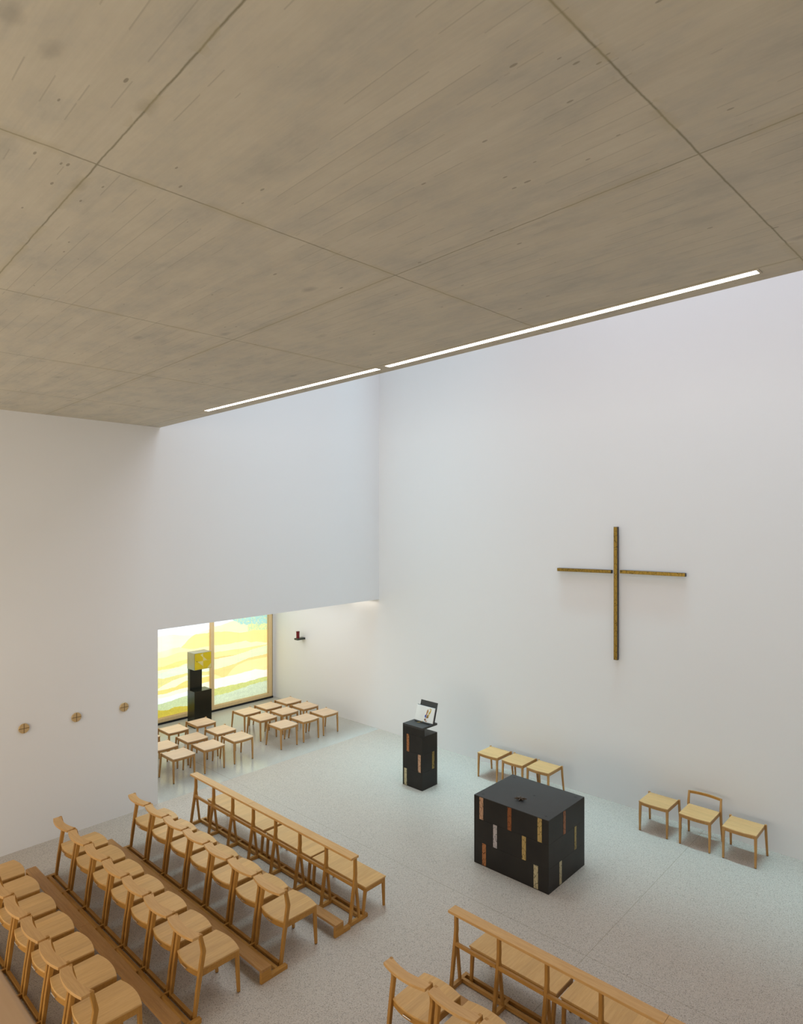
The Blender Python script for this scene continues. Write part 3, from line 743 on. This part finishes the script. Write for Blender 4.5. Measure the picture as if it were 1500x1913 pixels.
# ------------------------------------------------------------------ wall cross (three gilded bars standing off the wall)
cr = thing('wall_cross', 'slim cross of three gold mosaic bars on the tall white wall', 'cross', (5.72,0,3.95))
b = BM(); bx(b, -.032, .032, -.075, -.018, -1.50, .757); v = obj('vertical_bar', b, M_crossd, cr)
b = BM(); bx(b, -.030, .030, -.078, -.074, -1.495, .752); obj('gold_face', b, M_gold, v)
for a0, a1, za, zb in ((-1.10,-.075,-.022,-.008),(.075,1.14,.0,.006)):
    b = BM()
    prism(b, [[(a0,-.075,za-.028),(a0,-.018,za-.028),(a0,-.018,za+.028),(a0,-.075,za+.028)],[(a1,-.075,zb-.028),(a1,-.018,zb-.028),(a1,-.018,zb+.028),(a1,-.075,zb+.028)]])
    v = obj('arm_bar', b, M_crossd, cr)
    b = BM()
    prism(b, [[(a0+.003,-.078,za-.026),(a0+.003,-.074,za-.026),(a0+.003,-.074,za+.026),(a0+.003,-.078,za+.026)],[(a1-.003,-.078,zb-.026),(a1-.003,-.074,zb-.026),(a1-.003,-.074,zb+.026),(a1-.003,-.078,zb+.026)]])
    obj('gold_face', b, M_gold, v)
b = BM()
for x, z in ((0,.5),(0,-1.2),(-.9,0-.02),(-.2,-.01),(.25,0),(1.0,0)): bx(b, x-.008, x+.008, -.02, 0, z-.008, z+.008)
obj('wall_bracket', b, M_dark, cr)

# ------------------------------------------------------------------ consecration discs on the left wall
for y, l in ((-7.38,'round brass disc with an incised cross on the left wall, farthest from the chapel'),(-6.65,'round brass disc with an incised cross, middle of three on the left wall'),(-5.91,'round brass disc with an incised cross on the left wall, nearest the chapel')):
    t = thing('wall_disc', l, 'wall disc', (0,y,1.77), 0, 'brass discs on the left wall')
    b = BM(); lathe(b, [(.070,0),(.072,.003),(.072,.015),(.069,.018)], 40)
    bmesh.ops.rotate(b, cent=(0,0,0), matrix=Matrix.Rotation(PI/2, 3, 'Y'), verts=b.verts); bmesh.ops.translate(b, vec=(.004,0,0), verts=b.verts)
    obj('disc', b, M_brass, t)
    b = BM(); bx(b, .0195, .0228, -.0045, .0045, -.069, .069); bx(b, .0195, .0228, -.069, .069, -.0045, .0045); obj('cross_mark', b, M_brassd, t)
    b = BM(); bx(b, 0, .006, -.01, .01, -.01, .01); obj('wall_pin', b, M_dark, t)

# ------------------------------------------------------------------ tabernacle stele in the chapel
tb = thing('tabernacle', 'dark steel stele with a gold-doored box on top, before the painted window', 'tabernacle', (-3.30,-2.67,0))
M_green = plain('dark_burnished_steel', (.024,.025,.016), .24, .55, .6, .2, 4)
b = BM(); bx(b, -.16, .16, -.22, .22, 0, .845, .002); obj('base_block', b, M_green, tb)
b = BM(); bx(b, -.16, -.06, -.215, .095, .844, 1.345, .002); obj('column', b, M_green, tb)
b = BM(); bx(b, -.175, .155, -.22, .215, 1.344, 1.735, .003); bxo = obj('box_body', b, plain('brushed_steel', (.30,.32,.28), .34, .75), tb)
M_gold2 = plain('polished_gold', (.80,.60,.02), .30, .55, .5, .10, 8); M_gold3 = plain('brushed_gold', (.80,.70,.30), .42, .45, .5, .2, 14)
b = BM(); bx(b, .155, .161, -.213, .208, 1.351, 1.728); d = obj('door', b, M_gold2, bxo); d['label'] = 'polished gold door divided in four'
b = BM()
for (y, z, sy, sz) in ((.0,1.54,-1,1),(.0,1.54,1,1),(.0,1.54,-1,-1),(.205,1.36,-1,1)):
    # brushed triangular fans around the centre
    y0 = y-.002
    pass
def fan(pts):
    b = BM(); prism(b, [[(.1605,y,z) for y,z in pts], [(.1625,y,z) for y,z in pts]]); return b
for pts in ([(-.008,1.715),(-.075,1.69),(-.008,1.62)], [(.0,1.548),(.0,1.64),(.10,1.548)], [(-.008,1.532),(-.14,1.532),(-.008,1.42)], [(.205,1.36),(.205,1.46),(.10,1.36)]):
    o = obj('brushed_fan', fan(pts), M_gold3, d)
b = BM(); bx(b, .161, .1635, -.004, .0, 1.351, 1.728); bx(b, .161, .1635, -.213, .208, 1.538, 1.541); obj('cross_seam', b, M_gold3, d)
b = BM(); lathe(b, [(.008,0),(.008,.01)], 12); bmesh.ops.rotate(b, cent=(0,0,0), matrix=Matrix.Rotation(PI/2,3,'Y'), verts=b.verts); bmesh.ops.translate(b, vec=(.161,-.16,1.545), verts=b.verts)
obj('keyhole', b, M_dark, d)

# ------------------------------------------------------------------ eternal light on its wall shelf
sh = thing('wall_shelf', 'small dark metal bracket shelf on the chapel wall, holding the red lamp', 'shelf', (-2.77,0,1.76))
b = BM(); bx(b, -.07, .07, -.25, 0, -.022, .022, .002); obj('bracket', b, plain('dark_green_steel', (.045,.055,.048), .4, .5), sh)
gl = thing('candle_lamp', 'dark red glass sanctuary lamp standing on the small wall shelf', 'lamp', (-2.77,-.185,1.782))
M_red_g = N('ruby_glass', .08, spec=.6); M_red_g.color((.22,.012,.02)); M_red_g.b.inputs['Transmission Weight'].default_value = .35
b = BM(); lathe(b, [(.042,0),(.046,.006),(.043,.03),(.044,.14),(.050,.172),(.046,.172),(.040,.14),(.040,.04)], 24); obj('glass_cup', b, M_red_g.m, gl)
b = BM(); lathe(b, [(.034,.006),(.034,.11),(.006,.112)], 20); obj('candle', b, plain('red_wax', (.30,.01,.03), .5), gl)
b = BM(); tube(b, [(0,0,.11),(0,0,.125)], .0015, 6); obj('wick', b, M_dark, gl)
